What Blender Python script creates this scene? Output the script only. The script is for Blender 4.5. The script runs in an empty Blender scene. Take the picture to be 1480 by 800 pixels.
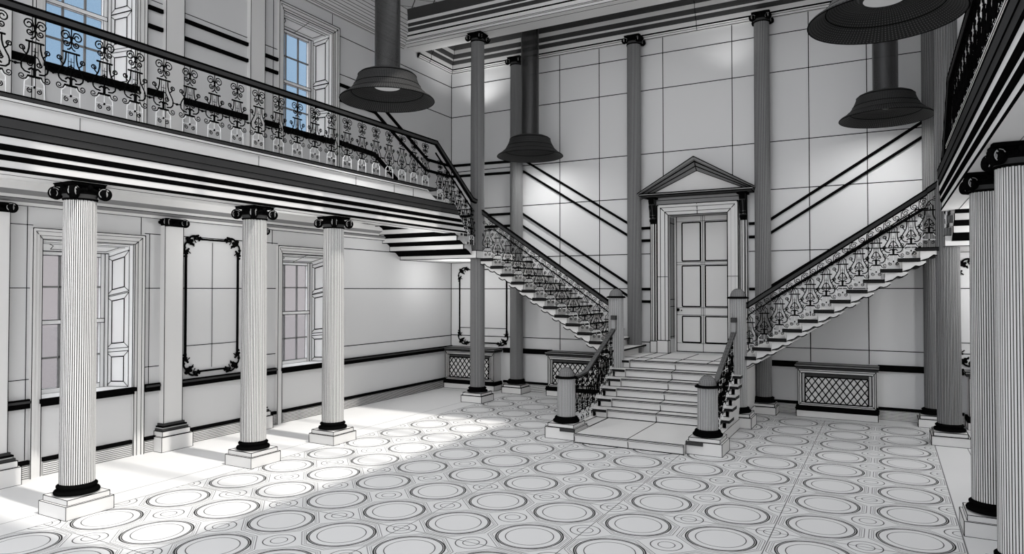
import bpy, math, random
from mathutils import Vector
C = bpy.context.scene.collection
PI = math.pi
random.seed(4)
# ------------------------------------------------------------------ materials
def nodes(name):
    m = bpy.data.materials.new(name); m.use_nodes = True
    n = m.node_tree; b = n.nodes['Principled BSDF']; return m, n, b
def plain(name, c, rough=.8, spec=.2):
    m, n, b = nodes(name)
    b.inputs['Base Color'].default_value = (c[0], c[1], c[2], 1) if isinstance(c, tuple) else (c, c, c, 1)
    b.inputs['Roughness'].default_value = rough
    b.inputs['Specular IOR Level'].default_value = spec
    return m
CLAY = plain('plaster', (.70, .695, .685))
WALLM = plain('wall_plaster', (.66, .66, .66))
INK = plain('ink_line', .002, 1, 0)
IRON = plain('black_iron', .003, 1, 0)
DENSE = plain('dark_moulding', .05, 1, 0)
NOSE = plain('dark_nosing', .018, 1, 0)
MID = plain('grey_moulding', .22, .85, .1)
WIRE = plain('pale_wire', .85)
BRIGHT = plain('window_joinery', (.95, .95, .95))
GREY = plain('grey_shaft', .30)
SCROLLM = plain('scroll_fillet', .42)
GLOW, n_, b_ = nodes('lamp_glow')
b_.inputs['Base Color'].default_value = (.5, .5, .5, 1)
b_.inputs['Emission Color'].default_value = (1, 1, 1, 1); b_.inputs['Emission Strength'].default_value = .12

def math_node(n, op, a, b=None, c=None):
    x = n.nodes.new('ShaderNodeMath'); x.operation = op
    for i, v in enumerate((a, b, c)):
        if v is None: continue
        if isinstance(v, (int, float)): x.inputs[i].default_value = v
        else: n.links.new(v, x.inputs[i])
    return x.outputs[0]
def mixcol(n, fac, a, b):
    x = n.nodes.new('ShaderNodeMix'); x.data_type = 'RGBA'
    n.links.new(fac, x.inputs[0]); 
    for i, v in ((6, a), (7, b)):
        if isinstance(v, tuple): x.inputs[i].default_value = v
        else: n.links.new(v, x.inputs[i])
    return x.outputs[2]

MX0, MY1, PX, PY = -7.93, 14.475, .858, .8625
def mosaic():
    m, n, b = nodes('mosaic_floor')
    tc = n.nodes.new('ShaderNodeTexCoord'); s = n.nodes.new('ShaderNodeSeparateXYZ')
    n.links.new(tc.outputs['Object'], s.inputs[0]); X, Y = s.outputs[0], s.outputs[1]
    M = lambda *a: math_node(n, *a)
    u = M('SUBTRACT', M('DIVIDE', M('SUBTRACT', X, MX0), PX), 0.0)
    v = M('DIVIDE', M('SUBTRACT', Y, MY1 - 40 * PY), PY)
    a = M('MULTIPLY', M('ABSOLUTE', M('SUBTRACT', M('FRACT', u), .5)), .86)
    c = M('MULTIPLY', M('ABSOLUTE', M('SUBTRACT', M('FRACT', v), .5)), .86)
    r = M('SQRT', M('ADD', M('MULTIPLY', a, a), M('MULTIPLY', c, c)))
    a2 = M('SUBTRACT', .43, a); c2 = M('SUBTRACT', .43, c)
    r2 = M('SQRT', M('ADD', M('MULTIPLY', a2, a2), M('MULTIPLY', c2, c2)))
    o = M('MAXIMUM', M('MAXIMUM', a, c), M('MULTIPLY', M('ADD', a, c), .74))
    def ln(d, at, w): return M('LESS_THAN', M('ABSOLUTE', M('SUBTRACT', d, at)), w)
    tot = None
    for d, at, w, k in ((r, .245, .0052, .9), (r, .322, .0065, .95), (r, .341, .008, 1.0), (o, .366, .004, .65), (o, .384, .004, .5), (o, .409, .004, .8),
                        (r2, .155, .0055, .95), (r2, .082, .0045, .95)):
        l = M('MULTIPLY', ln(d, at, w), k)
        tot = l if tot is None else M('MAXIMUM', tot, l)
    # seams every second tile
    for co, off, p in ((X, MX0, PX * 2), (Y, MY1 - 80 * PY, PY * 2)):
        f = M('FRACT', M('DIVIDE', M('SUBTRACT', co, off), p))
        d = M('MULTIPLY', M('MINIMUM', f, M('SUBTRACT', 1.0, f)), p)
        tot = M('MAXIMUM', tot, M('MULTIPLY', M('LESS_THAN', d, .005), .85))
    inside = M('MULTIPLY', M('MULTIPLY', M('GREATER_THAN', X, MX0), M('LESS_THAN', X, MX0 + 10 * PX)), M('LESS_THAN', Y, MY1))
    tot = M('MULTIPLY', tot, inside)
    for co, at, w in ((X, -8.33, .006), (X, MX0, .007), (X, MX0 + 10 * PX, .007), (X, 1.09, .006), (Y, MY1, .007)):
        tot = M('MAXIMUM', tot, M('MULTIPLY', ln(co, at, w), .7))
    col = mixcol(n, tot, (.71, .71, .71, 1), (.01, .01, .01, 1))
    n.links.new(col, b.inputs['Base Color']); b.inputs['Roughness'].default_value = .7
    b.inputs['Specular IOR Level'].default_value = .15
    return m
FLOORM = mosaic()
def coffers():
    m, n, b = nodes('coffered_ceiling')
    tc = n.nodes.new('ShaderNodeTexCoord'); s = n.nodes.new('ShaderNodeSeparateXYZ')
    n.links.new(tc.outputs['Object'], s.inputs[0]); M = lambda *a: math_node(n, *a)
    tot = None
    for sg in (1, -1):
        t = M('ADD', s.outputs[0], M('MULTIPLY', s.outputs[1], sg))
        f = M('FRACT', M('DIVIDE', M('ADD', t, 100 + (.30 if sg > 0 else -.14)), .60))
        l = M('LESS_THAN', M('ABSOLUTE', M('SUBTRACT', f, .5)), .026)
        tot = l if tot is None else M('MAXIMUM', tot, l)
    n.links.new(mixcol(n, tot, (.62, .62, .62, 1), (.01, .01, .01, 1)), b.inputs['Base Color'])
    b.inputs['Roughness'].default_value = .9
    return m
COFFER = coffers()
def shade_mat():
    m, n, b = nodes('ribbed_lamp_shade')
    uv = n.nodes.new('ShaderNodeUVMap'); s = n.nodes.new('ShaderNodeSeparateXYZ')
    n.links.new(uv.outputs[0], s.inputs[0]); M = lambda *a: math_node(n, *a)
    fu = M('FRACT', M('MULTIPLY', s.outputs[0], 120)); fv = M('FRACT', M('MULTIPLY', s.outputs[1], 36))
    cell = M('MULTIPLY', M('GREATER_THAN', fu, .62), M('GREATER_THAN', fv, .50))
    n.links.new(mixcol(n, cell, (.002, .002, .002, 1), (.06, .06, .06, 1)), b.inputs['Base Color'])
    b.inputs['Roughness'].default_value = .8
    return m
SHADE = shade_mat()
def trans(name, c, t):
    m, n, b = nodes(name)
    b.inputs['Base Color'].default_value = (c, c, c, 1); b.inputs['Roughness'].default_value = .35
    tr = n.nodes.new('ShaderNodeBsdfTransparent'); mx = n.nodes.new('ShaderNodeMixShader'); mx.inputs[0].default_value = t
    n.links.new(b.outputs[0], mx.inputs[1]); n.links.new(tr.outputs[0], mx.inputs[2])
    n.links.new(mx.outputs[0], n.nodes['Material Output'].inputs[0]); return m
TUBE = trans('smoked_tube', .012, .24)
GLASS = trans('window_pane', .5, .93)

# ------------------------------------------------------------------ mesh builder
def lw(p):  # a drawn edge line grows slowly with the depth of the hall
    return max(.0045, .00112 * (.4774 * max(0, -p[0]) + .8787 * max(0, p[1])))
class M:
    def __init__(s, mats, ox=0, oy=0, oz=0): s.v = []; s.f = []; s.mi = []; s.mats = mats; s.uv = {}; s.o = (ox, oy, oz); s.sm = []
    def mi_(s, m):
        if m not in s.mats: s.mats.append(m)
        return s.mats.index(m)
    def add(s, vs, fs, m, smooth=False):
        b = len(s.v); k = s.mi_(m); s.v += [tuple(p) for p in vs]
        for f in fs: s.f.append([b + i for i in f]); s.mi.append(k); s.sm.append(smooth)
    def box(s, x0, x1, y0, y1, z0, z1, m, ink=0, edges='all'):
        if x0 > x1: x0, x1 = x1, x0
        if y0 > y1: y0, y1 = y1, y0
        vs = [(x, y, z) for z in (z0, z1) for y in (y0, y1) for x in (x0, x1)]
        s.add(vs, [(0, 2, 3, 1), (4, 5, 7, 6), (0, 1, 5, 4), (2, 6, 7, 3), (0, 4, 6, 2), (1, 3, 7, 5)], m)
        if ink:
            for a, b in ((0, 1), (2, 3), (4, 5), (6, 7), (0, 2), (1, 3), (4, 6), (5, 7), (0, 4), (1, 5), (2, 6), (3, 7)):
                s.line(vs[a], vs[b], ink)
    def line(s, p, q, px=1, m=None, w=None):
        p = Vector(p); q = Vector(q); d = q - p
        if d.length < 1e-6: return
        d.normalize(); up = Vector((0, 0, 1)) if abs(d.z) < .9 else Vector((0, 1, 0))
        a = d.cross(up).normalized(); b = d.cross(a)
        vs = []
        for t in (p, q):
            g = Vector(t) + Vector(s.o)
            h = (w if w else lw(g) * px) / 2
            vs += [t + a * h, t + b * h, t - a * h, t - b * h]
        s.add(vs, [(0, 1, 5, 4), (1, 2, 6, 5), (2, 3, 7, 6), (3, 0, 4, 7), (3, 2, 1, 0), (4, 5, 6, 7)], m or INK)
    def path(s, pts, px=1, m=None, w=None, closed=False):
        for i in range(len(pts) - 1): s.line(pts[i], pts[i + 1], px, m, w)
        if closed: s.line(pts[-1], pts[0], px, m, w)
    def rail(s, pts, w, h, m):   # flat-topped bar following pts, ends vertical
        for i in range(len(pts) - 1):
            p = Vector(pts[i]); q = Vector(pts[i + 1]); d = q - p; d.z = 0
            if d.length < 1e-5:
                s.box(p.x - w/2, p.x + w/2, p.y - w/2, p.y + w/2, min(p.z, q.z) - h/2, max(p.z, q.z) + h/2, m); continue
            d.normalize(); a = Vector((-d.y, d.x, 0)) * w / 2; u = Vector((0, 0, h / 2))
            vs = []
            for t in (p - d * .01, q + d * .01): vs += [t - a - u, t + a - u, t + a + u, t - a + u]
            s.add(vs, [(0, 1, 5, 4), (1, 2, 6, 5), (2, 3, 7, 6), (3, 0, 4, 7), (3, 2, 1, 0), (4, 5, 6, 7)], m)
    def prof(s, pts, fn, mats, ends=True, ink=None, t0=0, t1=1):   # extrude 2D profile; fn(u,v,t)->xyz ; mats per segment
        n = len(pts)
        A = [fn(u, v, t0) for u, v in pts]; B = [fn(u, v, t1) for u, v in pts]
        for i in range(n):
            j = (i + 1) % n
            m = mats[i] if isinstance(mats, (list, tuple)) else mats
            if m is None: continue
            s.add([A[i], A[j], B[j], B[i]], [(0, 1, 2, 3)], m)
        if ends:
            m = ends if not isinstance(ends, bool) else CLAY
            s.add(A, [tuple(range(n))], m); s.add(B, [tuple(range(n - 1, -1, -1))], m)
        if ink:
            for i in (ink if isinstance(ink, (list, tuple)) else range(n)): s.line(A[i], B[i], 1)
    def lathe(s, prof, m, n=32, c=(0, 0, 0), smooth=True, uv=False, axis='z', arc=(0, 2 * PI)):
        base = len(s.v); k = s.mi_(m) if not isinstance(m, list) else None
        full = abs(arc[1] - arc[0] - 2 * PI) < 1e-6
        cols = n if full else n + 1
        for r, z in prof:
            for i in range(cols):
                t = arc[0] + (arc[1] - arc[0]) * i / n
                if axis == 'z': s.v.append((c[0] + r * math.cos(t), c[1] + r * math.sin(t), c[2] + z))
                elif axis == 'x': s.v.append((c[0] + z, c[1] + r * math.cos(t), c[2] + r * math.sin(t)))
                else: s.v.append((c[0] + r * math.cos(t), c[1] + z, c[2] + r * math.sin(t)))
        L = [0]
        for a, b in zip(prof, prof[1:]): L.append(L[-1] + math.hypot(a[0] - b[0], a[1] - b[1]))
        for j in range(len(prof) - 1):
            kk = k if k is not None else s.mi_(m[j])
            for i in range(n):
                i2 = (i + 1) % cols if full else i + 1
                s.f.append([base + j * cols + i, base + j * cols + i2, base + (j + 1) * cols + i2, base + (j + 1) * cols + i]); s.mi.append(kk); s.sm.append(smooth)
                if uv: s.uv[len(s.f) - 1] = [(i / n, L[j]), ((i + 1) / n, L[j]), ((i + 1) / n, L[j + 1]), (i / n, L[j + 1])]
    def ball(s, c, r, m, n=8):
        s.lathe([(max(1e-4, r * math.cos(a)), r * math.sin(a)) for a in [(-.5 + i / n) * PI for i in range(n + 1)]], m, n + 2, c)
    def build(s, name, parent=None, label=None, cat=None, group=None, kind=None, loc=None):
        me = bpy.data.meshes.new(name); me.from_pydata(s.v, [], s.f)
        for m in s.mats: me.materials.append(m)
        me.polygons.foreach_set('material_index', s.mi); me.polygons.foreach_set('use_smooth', s.sm)
        if s.uv:
            l = me.uv_layers.new(name='UVMap').data
            for fi, co in s.uv.items():
                for li, c in zip(me.polygons[fi].loop_indices, co): l[li].uv = c
        me.update()
        o = bpy.data.objects.new(name, me); C.objects.link(o); o.parent = parent
        if loc: o.location = loc
        tag(o, label, cat, group, kind); return o
def tag(o, label=None, cat=None, group=None, kind=None):
    for k, v in (('label', label), ('category', cat), ('group', group), ('kind', kind)):
        if v: o[k] = v
def empty(name, loc, label, cat, group=None, rz=0):
    o = bpy.data.objects.new(name, None); C.objects.link(o); o.location = loc; o.rotation_euler = (0, 0, rz)
    tag(o, label, cat, group); return o
def new(): return M([])
def dup(src, parent, loc, rz=0, sc=None):
    c = src.copy(); C.objects.link(c); c.parent = parent; c.location = loc; c.rotation_euler = (0, 0, rz)
    if sc: c.scale = sc
    return c

# ------------------------------------------------------------------ room constants
LX, RX, BY = -10.02, 2.83, 15.11
CX = -3.6
FY = -1.0
CEIL = 8.95
def mir(x): return 2 * CX - x

# ------------------------------------------------------------------ floor
m = new(); m.box(LX - .5, RX + .3, FY, BY + .8, -.2, 0, FLOORM); m.build('floor', kind='structure')
m = new(); m.box(-60, LX - .55, -30, 60, -1.2, -.6, plain('outside_ground', (.12, .11, .115))); m.build('ground', kind='structure')

# ------------------------------------------------------------------ left wall with openings
WIN = [(5.15, 6.45), (9.35, 10.68)]
LOW, UP = (1.03, 3.18), (5.58, 7.78)
def left_wall():
    m = new(); x0, x1 = LX - .5, LX
    ys = [FY] + [y for w in WIN for y in w] + [BY + .4]
    for i in range(0, len(ys), 2): m.box(x0, x1, ys[i], ys[i + 1], 0, 9.4, WALLM)
    for a, b in WIN:
        for z0, z1 in ((0, LOW[0]), (LOW[1], UP[0]), (UP[1], 9.4)): m.box(x0, x1, a, b, z0, z1, WALLM)
    X = LX + .002
    def hl(y0, y1, z): m.line((X, y0, z), (X, y1, z))
    def vl(y, z0, z1): m.line((X, y, z0), (X, y, z1))
    for z in (2.52, 1.31, 3.36):
        for a, b in ((-1, 5.04), (6.62, 9.25 if z > 2 else 6.87), (8.84 if z < 2 else 10.83, 9.25 if z < 2 else BY), (10.83, BY)): hl(a, b, z)
    for z in (7.0,):
        for a, b in ((3, 5.04), (6.62, 9.25), (10.83, BY)): hl(a, b, z)
    hl(10.83, BY, 7.8)
    for y in (4.97, 6.56, 9.12): vl(y, 3.34, 3.6)
    vl(4.97, 1.05, 3.36); vl(4.97, .25, .93); vl(6.7, 1.05, 3.36)
    vl(10.67, 7.9, 8.2); vl(9.12, 4.4, 8.2); vl(5.0, 4.4, 8.2)
    m.line((LX + .004, BY - .004, 0), (LX + .004, BY - .004, 8.2), 1)
    m.build('wall_left', kind='structure')
left_wall()

# ------------------------------------------------------------------ back wall with door recess
DX0, DX1, DZ0, DZ1 = -4.24, -2.97, 1.1, 4.14
def back_wall():
    m = new(); y0, y1 = BY, BY + .7
    m.box(LX, DX0, y0, y1, 0, 9.4, WALLM); m.box(DX1, RX, y0, y1, 0, 9.4, WALLM)
    m.box(DX0, DX1, y0, y1, 0, DZ0, WALLM); m.box(DX0, DX1, y0, y1, DZ1, 9.4, WALLM)
    Y = BY - .002
    for x in (-6.9, -5.885, -4.37, -2.87, -1.365, -.32, 1.0, 2.0): m.line((x, Y, (4.6 if -4.6 < x < -2.6 else 1.05)), (x, Y, 8.2))
    for x in (-9.41,): m.line((x, Y, 3.4), (x, Y, 8.2))
    for z in (1.32, 2.52, 3.30, 4.57, 5.56, 7.0, 7.79):
        if z < 4.5:
            m.line((LX, Y, z), (-4.65, Y, z)); m.line((-2.55, Y, z), (RX, Y, z))
        else: m.line((LX, Y, z), (RX, Y, z))
    m.build('wall_back', kind='structure')
back_wall()
m = new(); m.box(RX, RX + .3, FY, BY + .4, 0, 9.4, WALLM)
for z in (1.31, 2.52, 5.6, 7.0, 7.8): m.line((RX - .002, 3, z), (RX - .002, BY, z))
for y in (4, 6, 8, 10, 12, 14): m.line((RX - .002, y, .3), (RX - .002, y, 8.2))
m.build('wall_right', kind='structure')

# black belts on the walls (dado rails following the stairs)
def belt(name, segs, h=.075, d=.045):
    m = new()
    for p, q in segs:
        if abs(p[0] - q[0]) < 1e-3:  # along left/right wall
            sx = d if p[0] < CX else -d
            y0, y1 = p[1], q[1]
            vs = [(p[0], y0, p[2] - h/2), (p[0] + sx, y0, p[2] - h/2), (p[0] + sx, y0, p[2] + h/2), (p[0], y0, p[2] + h/2),
                  (q[0], y1, q[2] - h/2), (q[0] + sx, y1, q[2] - h/2), (q[0] + sx, y1, q[2] + h/2), (q[0], y1, q[2] + h/2)]
        else:
            x0, x1 = p[0], q[0]
            vs = [(x0, BY, p[2] - h/2), (x0, BY - d, p[2] - h/2), (x0, BY - d, p[2] + h/2), (x0, BY, p[2] + h/2),
                  (x1, BY, q[2] - h/2), (x1, BY - d, q[2] - h/2), (x1, BY - d, q[2] + h/2), (x1, BY, q[2] + h/2)]
        m.add(vs, [(0, 1, 5, 4), (1, 2, 6, 5), (2, 3, 7, 6), (3, 0, 4, 7), (3, 2, 1, 0), (4, 5, 6, 7)], IRON)
    m.build(name, kind='structure')
H = .06
belt('trim_1', [((LX, 6.63, 6.87), (LX, 6.87, 6.87)), ((LX, 7.2, 6.87), (LX, 8.6, 6.87)), ((LX, 8.9, 6.80), (LX, 9.24, 6.80)), ((LX, 10.83, 6.77), (LX, 11.98, 6.77)), ((LX, 11.98, 6.77), (LX, 14.0, 5.72)), ((LX, 14.0, 5.72), (LX, BY, 5.72))], H)
belt('trim_2', [((LX, 6.63, 6.58), (LX, 6.87, 6.58)), ((LX, 7.2, 6.58), (LX, 8.6, 6.58)), ((LX, 8.9, 6.55), (LX, 9.24, 6.55)), ((LX, 10.83, 6.45), (LX, 12.0, 6.45)), ((LX, 12.0, 6.45), (LX, 13.95, 5.45)), ((LX, 13.95, 5.45), (LX, BY, 5.45))], H)
belt('trim_3', [((LX, 3.0, 5.56), (LX, 5.04, 5.56)), ((LX, 6.63, 5.56), (LX, 9.24, 5.56)), ((LX, 10.83, 5.56), (LX, 12.0, 5.5)), ((LX, 12.0, 5.5), (LX, 13.95, 4.38)), ((LX, 13.95, 4.38), (LX, BY, 4.38))], .10)
belt('trim_4', [((LX, 3.0, 4.95), (LX, 5.04, 4.95)), ((LX, 6.63, 4.95), (LX, 9.24, 4.95)), ((LX, 10.83, 4.95), (LX, 11.8, 4.95)), ((LX, 11.8, 4.95), (LX, 13.95, 4.08)), ((LX, 13.95, 4.08), (LX, BY, 4.08))], .07)
def sym(name, za, segs):
    belt(name, segs + [((mir(p[0]), BY, p[2]), (mir(q[0]), BY, q[2])) for p, q in segs], H)
sym('trim_5', 0, [((LX, BY, 5.73), (-7.86, BY, 5.69)), ((-7.86, BY, 5.69), (-4.98, BY, 3.88)), ((-4.98, BY, 3.88), (-4.66, BY, 3.88))])
sym('trim_6', 0, [((LX, BY, 5.45), (-7.86, BY, 5.41)), ((-7.86, BY, 5.41), (-4.98, BY, 3.60)), ((-4.98, BY, 3.60), (-4.66, BY, 3.60))])
sym('trim_7', 0, [((LX, BY, 4.39), (-7.93, BY, 4.39)), ((-7.93, BY, 4.39), (-4.98, BY, 2.50)), ((-4.98, BY, 2.51), (-4.66, BY, 2.51))])
sym('trim_8', 0, [((LX, BY, 4.09), (-7.93, BY, 4.09)), ((-7.93, BY, 4.09), (-4.98, BY, 2.22)), ((-4.98, BY, 2.23), (-4.66, BY, 2.23))])

def dado(name, runs, wall):
    m = new()
    for a, b in runs:
        if wall == 'left': m.box(LX, LX + .05, a, b, .93, 1.05, IRON); m.box(LX, LX + .065, a, b, 1.0, 1.03, DENSE)
        elif wall == 'back': m.box(a, b, BY - .05, BY, .93, 1.05, IRON)
        else: m.box(RX - .05, RX, a, b, .93, 1.05, IRON)
    m.build(name, kind='structure')
def skirting(name, runs, wall):
    m = new()
    for a, b in runs:
        for z0, z1, d, mt in ((.19, .245, .05, IRON), (0, .19, .035, CLAY)):
            if wall == 'left': m.box(LX, LX + d, a, b, z0, z1, mt)
            elif wall == 'back': m.box(a, b, BY - d, BY, z0, z1, mt)
            else: m.box(RX - d, RX, a, b, z0, z1, mt)
        for i in range(7):
            z = .012 + i * .027
            if wall == 'left': m.line((LX + .036, a, z), (LX + .036, b, z), .7)
            elif wall == 'back': m.line((a, BY - .036, z), (b, BY - .036, z), .55)
    m.build(name, kind='structure')
LR = [(0, 4.39), (4.71, 5.03), (6.63, 6.87), (7.19, 8.52), (8.83, 9.24), (10.83, BY)]
dado('trim_9', LR, 'left')
dado('trim_10', [(-8.44, -7.1), (-5.6, -4.85), (-2.37, -1.6), (-.17, 1.22)], 'back')
dado('trim_11', [(0, BY)], 'right')
skirting('baseboard_left', LR + [(5.18, 6.42), (9.38, 10.68)], 'left')
skirting('baseboard_back', [(-8.44, -7.1), (-5.6, -4.85), (-2.37, -1.6), (-.17, 1.22)], 'back')
skirting('baseboard_right', [(0, BY)], 'right')

# ------------------------------------------------------------------ windows in left wall
def casing(n, y0, y1, z0, z1, sill=None):
    """moulded architrave round an opening, mitred, inked"""
    m = new(); steps = ((.0, .13, .085), (.045, .13, .06), (.09, .13, .035))
    # bands from outside (o) inward
    bands = [(.14, .105, .07), (.105, .05, .05), (.05, .0, .03)]
    for a, b, d in bands:
        m.box(LX, LX + d, y0 - a, y0 - b, z0, z1 + b, CLAY); m.box(LX, LX + d, y1 + b, y1 + a, z0, z1 + b, CLAY)
        m.box(LX, LX + d, y0 - a, y1 + a, z1 + b, z1 + a, CLAY)
        X = LX + d + .001
        for yy in (y0 - a, y1 + a): m.line((X, yy, z0), (X, yy, z1 + a), 1)
        m.line((X, y0 - a, z1 + a), (X, y1 + a, z1 + a), 1)
    X = LX + .031
    for yy in (y0, y1): m.line((X, yy, z0), (X, yy, z1), 1)
    m.line((X, y0, z1), (X, y1, z1), 1)
    m.line((LX + .07, y0 - .14, z1 + .14), (LX + .03, y0, z1), 1); m.line((LX + .07, y1 + .14, z1 + .14), (LX + .03, y1, z1), 1)
    if n == 1: m.line((LX + .072, (y0 + y1) / 2, z1 + .14), (LX + .03, (y0 + y1) / 2, z1), .8)
    m.build('trim_%d' % (20 + n), kind='structure')
G = LX - .42
def window(n, y0, y1, z0, z1, floor_case):
    casing(n, y0, y1, 0 if floor_case else 4.42, z1)
    ya, yb, zt = y0 + .15, y1 - .2, z1 - .14
    wo = empty('window_%d' % n, (0, 0, 0), None, None); wo['kind'] = 'structure'
    # sash frame
    m = new(); w = .055
    for a, b, c, d in ((ya, ya + w, z0, zt), (yb - w, yb, z0, zt), (ya + w, yb - w, z0, z0 + .07), (ya + w, yb - w, zt - w, zt)):
        m.box(G - .05, G + .01, a, b, c, d, BRIGHT, .7)
    zm = (z0 + zt) / 2
    m.box(G - .048, G + .02, ya, yb, zm - .03, zm + .03, BRIGHT, .8)
    m.box(G - .03, G + .03, yb, yb + .05, z0, zt, BRIGHT, .8)
    m.build('window_frame', wo)
    m = new()
    for t in (1/3, 2/3):
        y = ya + (yb - ya) * t; m.box(G - .03, G, y - .013, y + .013, z0, zt, MID)
    for t in (.25, .75):
        z = z0 + (zt - z0) * t; m.box(G - .03, G, ya, yb, z - .013, z + .013, MID)
    m.build('glazing_bars', wo)
    m = new(); m.box(G - .02, G - .014, ya + w, yb - w, z0 + .07, zt - w, GLASS); m.build('pane', wo)
    # sill board
    m = new()
    m.add([(LX, y0, z0 + .001), (LX, y1, z0 + .001), (G, yb + .05, z0 + .001), (G, ya, z0 + .001)], [(0, 1, 2, 3)], BRIGHT)
    m.box(LX - .02, LX + .07, y0 - .02, y1 + .02, z0 - .06, z0, IRON); m.box(LX - .02, LX + .05, y0, y1, z0 - .10, z0 - .06, IRON)
    m.build('window_sill', wo)
    # panelled head
    m = new(); p = [(LX, y0, z1), (LX, y1, z1), (G, yb + .05, zt), (G, ya, zt)]
    m.add(p, [(3, 2, 1, 0)], BRIGHT)
    def L3(s, t, up=0): # bilinear
        a = Vector(p[0]).lerp(Vector(p[1]), s); b = Vector(p[3]).lerp(Vector(p[2]), s); return a.lerp(b, t)
    for t in (.06, .22, .34, .95): m.line(L3(0, t), L3(1, t), .9)
    m.line(L3(.5, 0), L3(.5, 1), .8); m.path([L3(.1, .34), L3(.16, .5), L3(.16, .8), L3(.9, .8), L3(.93, .34)], 1)
    m.build('head_lining', wo)
    # shutters in the splayed reveals
    for side, (Y0, Y1, lab) in enumerate(((y1, yb + .05, 'far shutter'), (y0, ya - .0, 'near shutter'))):
        m = new()
        q = [(LX, Y0, z0), (G, Y1, z0), (G, Y1, zt), (LX, Y0, z1)]
        m.add(q, [(0, 1, 2, 3)], BRIGHT)
        nrm = Vector((0, -1 if side == 0 else 1, 0)) * .006
        def B(s, t):
            a = Vector(q[0]).lerp(Vector(q[1]), s); b = Vector(q[3]).lerp(Vector(q[2]), s); return a.lerp(b, t) + nrm
        s0, s1 = .16, 1.0
        m.line(B(s0, 0), B(s0, 1), .8); m.line(B(.97, 0), B(.97, 1), .8); m.line(B(0.01, 0), B(0.01, 1), 1)
        cuts = ((.02, .24), (.265, .285), (.30, .655), (.67, .685), (.70, .955)) if floor_case else ((.02, .24), (.30, .52), (.56, .955))
        for a, b in cuts:
            if b - a < .05: continue
            i0, i1 = .34, .80
            m.path([B(s0, a - .018), B(s1, a - .018), B(s1, b + .018), B(s0, b + .018)], .8, closed=True)
            m.path([B(i0, a + .02), B(i1, a + .02), B(i1, b - .02), B(i0, b - .02)], 1.3, closed=True)
            for u, v in (((s0, a - .018), (i0, a + .02)), ((s1, a - .018), (i1, a + .02)), ((s1, b + .018), (i1, b - .02)), ((s0, b + .018), (i0, b - .02))):
                m.line(B(*u), B(*v), .8)
        m.build('shutter', wo)
for i, (a, b) in enumerate(WIN):
    window(1 + 2 * i, a, b, LOW[0], LOW[1], True)
    window(2 + 2 * i, a, b, UP[0], UP[1], False)

# ------------------------------------------------------------------ columns
def fluted(m, r0, r1, z0, z1, frac, n=25, mat=CLAY):
    """fluted shaft: dark arris lines, flat fillets, hollow flutes"""
    rows = 7; pat = []
    for k in range(n):
        a = 2 * PI * k / n; st = 2 * PI / n
        d = min(frac, st * .20)
        h = st * .5
        pts = [(a, 1), (a + d, 1), (a + h, 1), (a + h + d, .992), (a + st * .78, .965)]
        pat += list(zip(pts, [INK, mat, INK, mat, mat]))
    N = len(pat); base = len(m.v)
    for j in range(rows + 1):
        t = j / rows; r = r0 + (r1 - r0) * (t ** 1.6); z = z0 + (z1 - z0) * t
        for (a, q), _ in pat: m.v.append((r * q * math.cos(a), r * q * math.sin(a), z))
    for j in range(rows):
        for i in range(N):
            i2 = (i + 1) % N
            m.f.append([base + j * N + i, base + j * N + i2, base + (j + 1) * N + i2, base + (j + 1) * N + i])
            m.mi.append(m.mi_(pat[i][1])); m.sm.append(False)
def spiral(c, r0, r1, turns, a0, d, n=16, plane=('x', 'z')):
    out = []
    for i in range(n + 1):
        t = i / n; a = a0 + d * 2 * PI * turns * t; r = r0 + (r1 - r0) * t
        out.append((c[0] + r * math.cos(a), c[1] + r * math.sin(a)))
    return out
def volute(m, c, ang, r, th=.05, k=1.0):
    """scroll disc at c whose face looks along ang (in plan)"""
    n = Vector((math.cos(ang), math.sin(ang), 0)); s = Vector((-n.y, n.x, 0)); u = Vector((0, 0, 1)); c = Vector(c); N = 18
    ring = [(math.cos(2*PI*i/N), math.sin(2*PI*i/N)) for i in range(N)]
    vs = [c - n*th/2 + s*r*a + u*r*b for a, b in ring] + [c + n*th/2 + s*r*a + u*r*b for a, b in ring]
    m.add(vs, [tuple(range(N - 1, -1, -1)), tuple(range(N, 2*N))] + [(i, (i+1) % N, N + (i+1) % N, N + i) for i in range(N)], IRON)
    f = c + n * (th / 2 + .002)
    pts = [f + s * x + u * z for x, z in spiral((0, 0), r * .80, r * .14, 2.0, .6, 1, 26)]
    m.path(pts, m=SCROLLM, w=r * .14)
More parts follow.
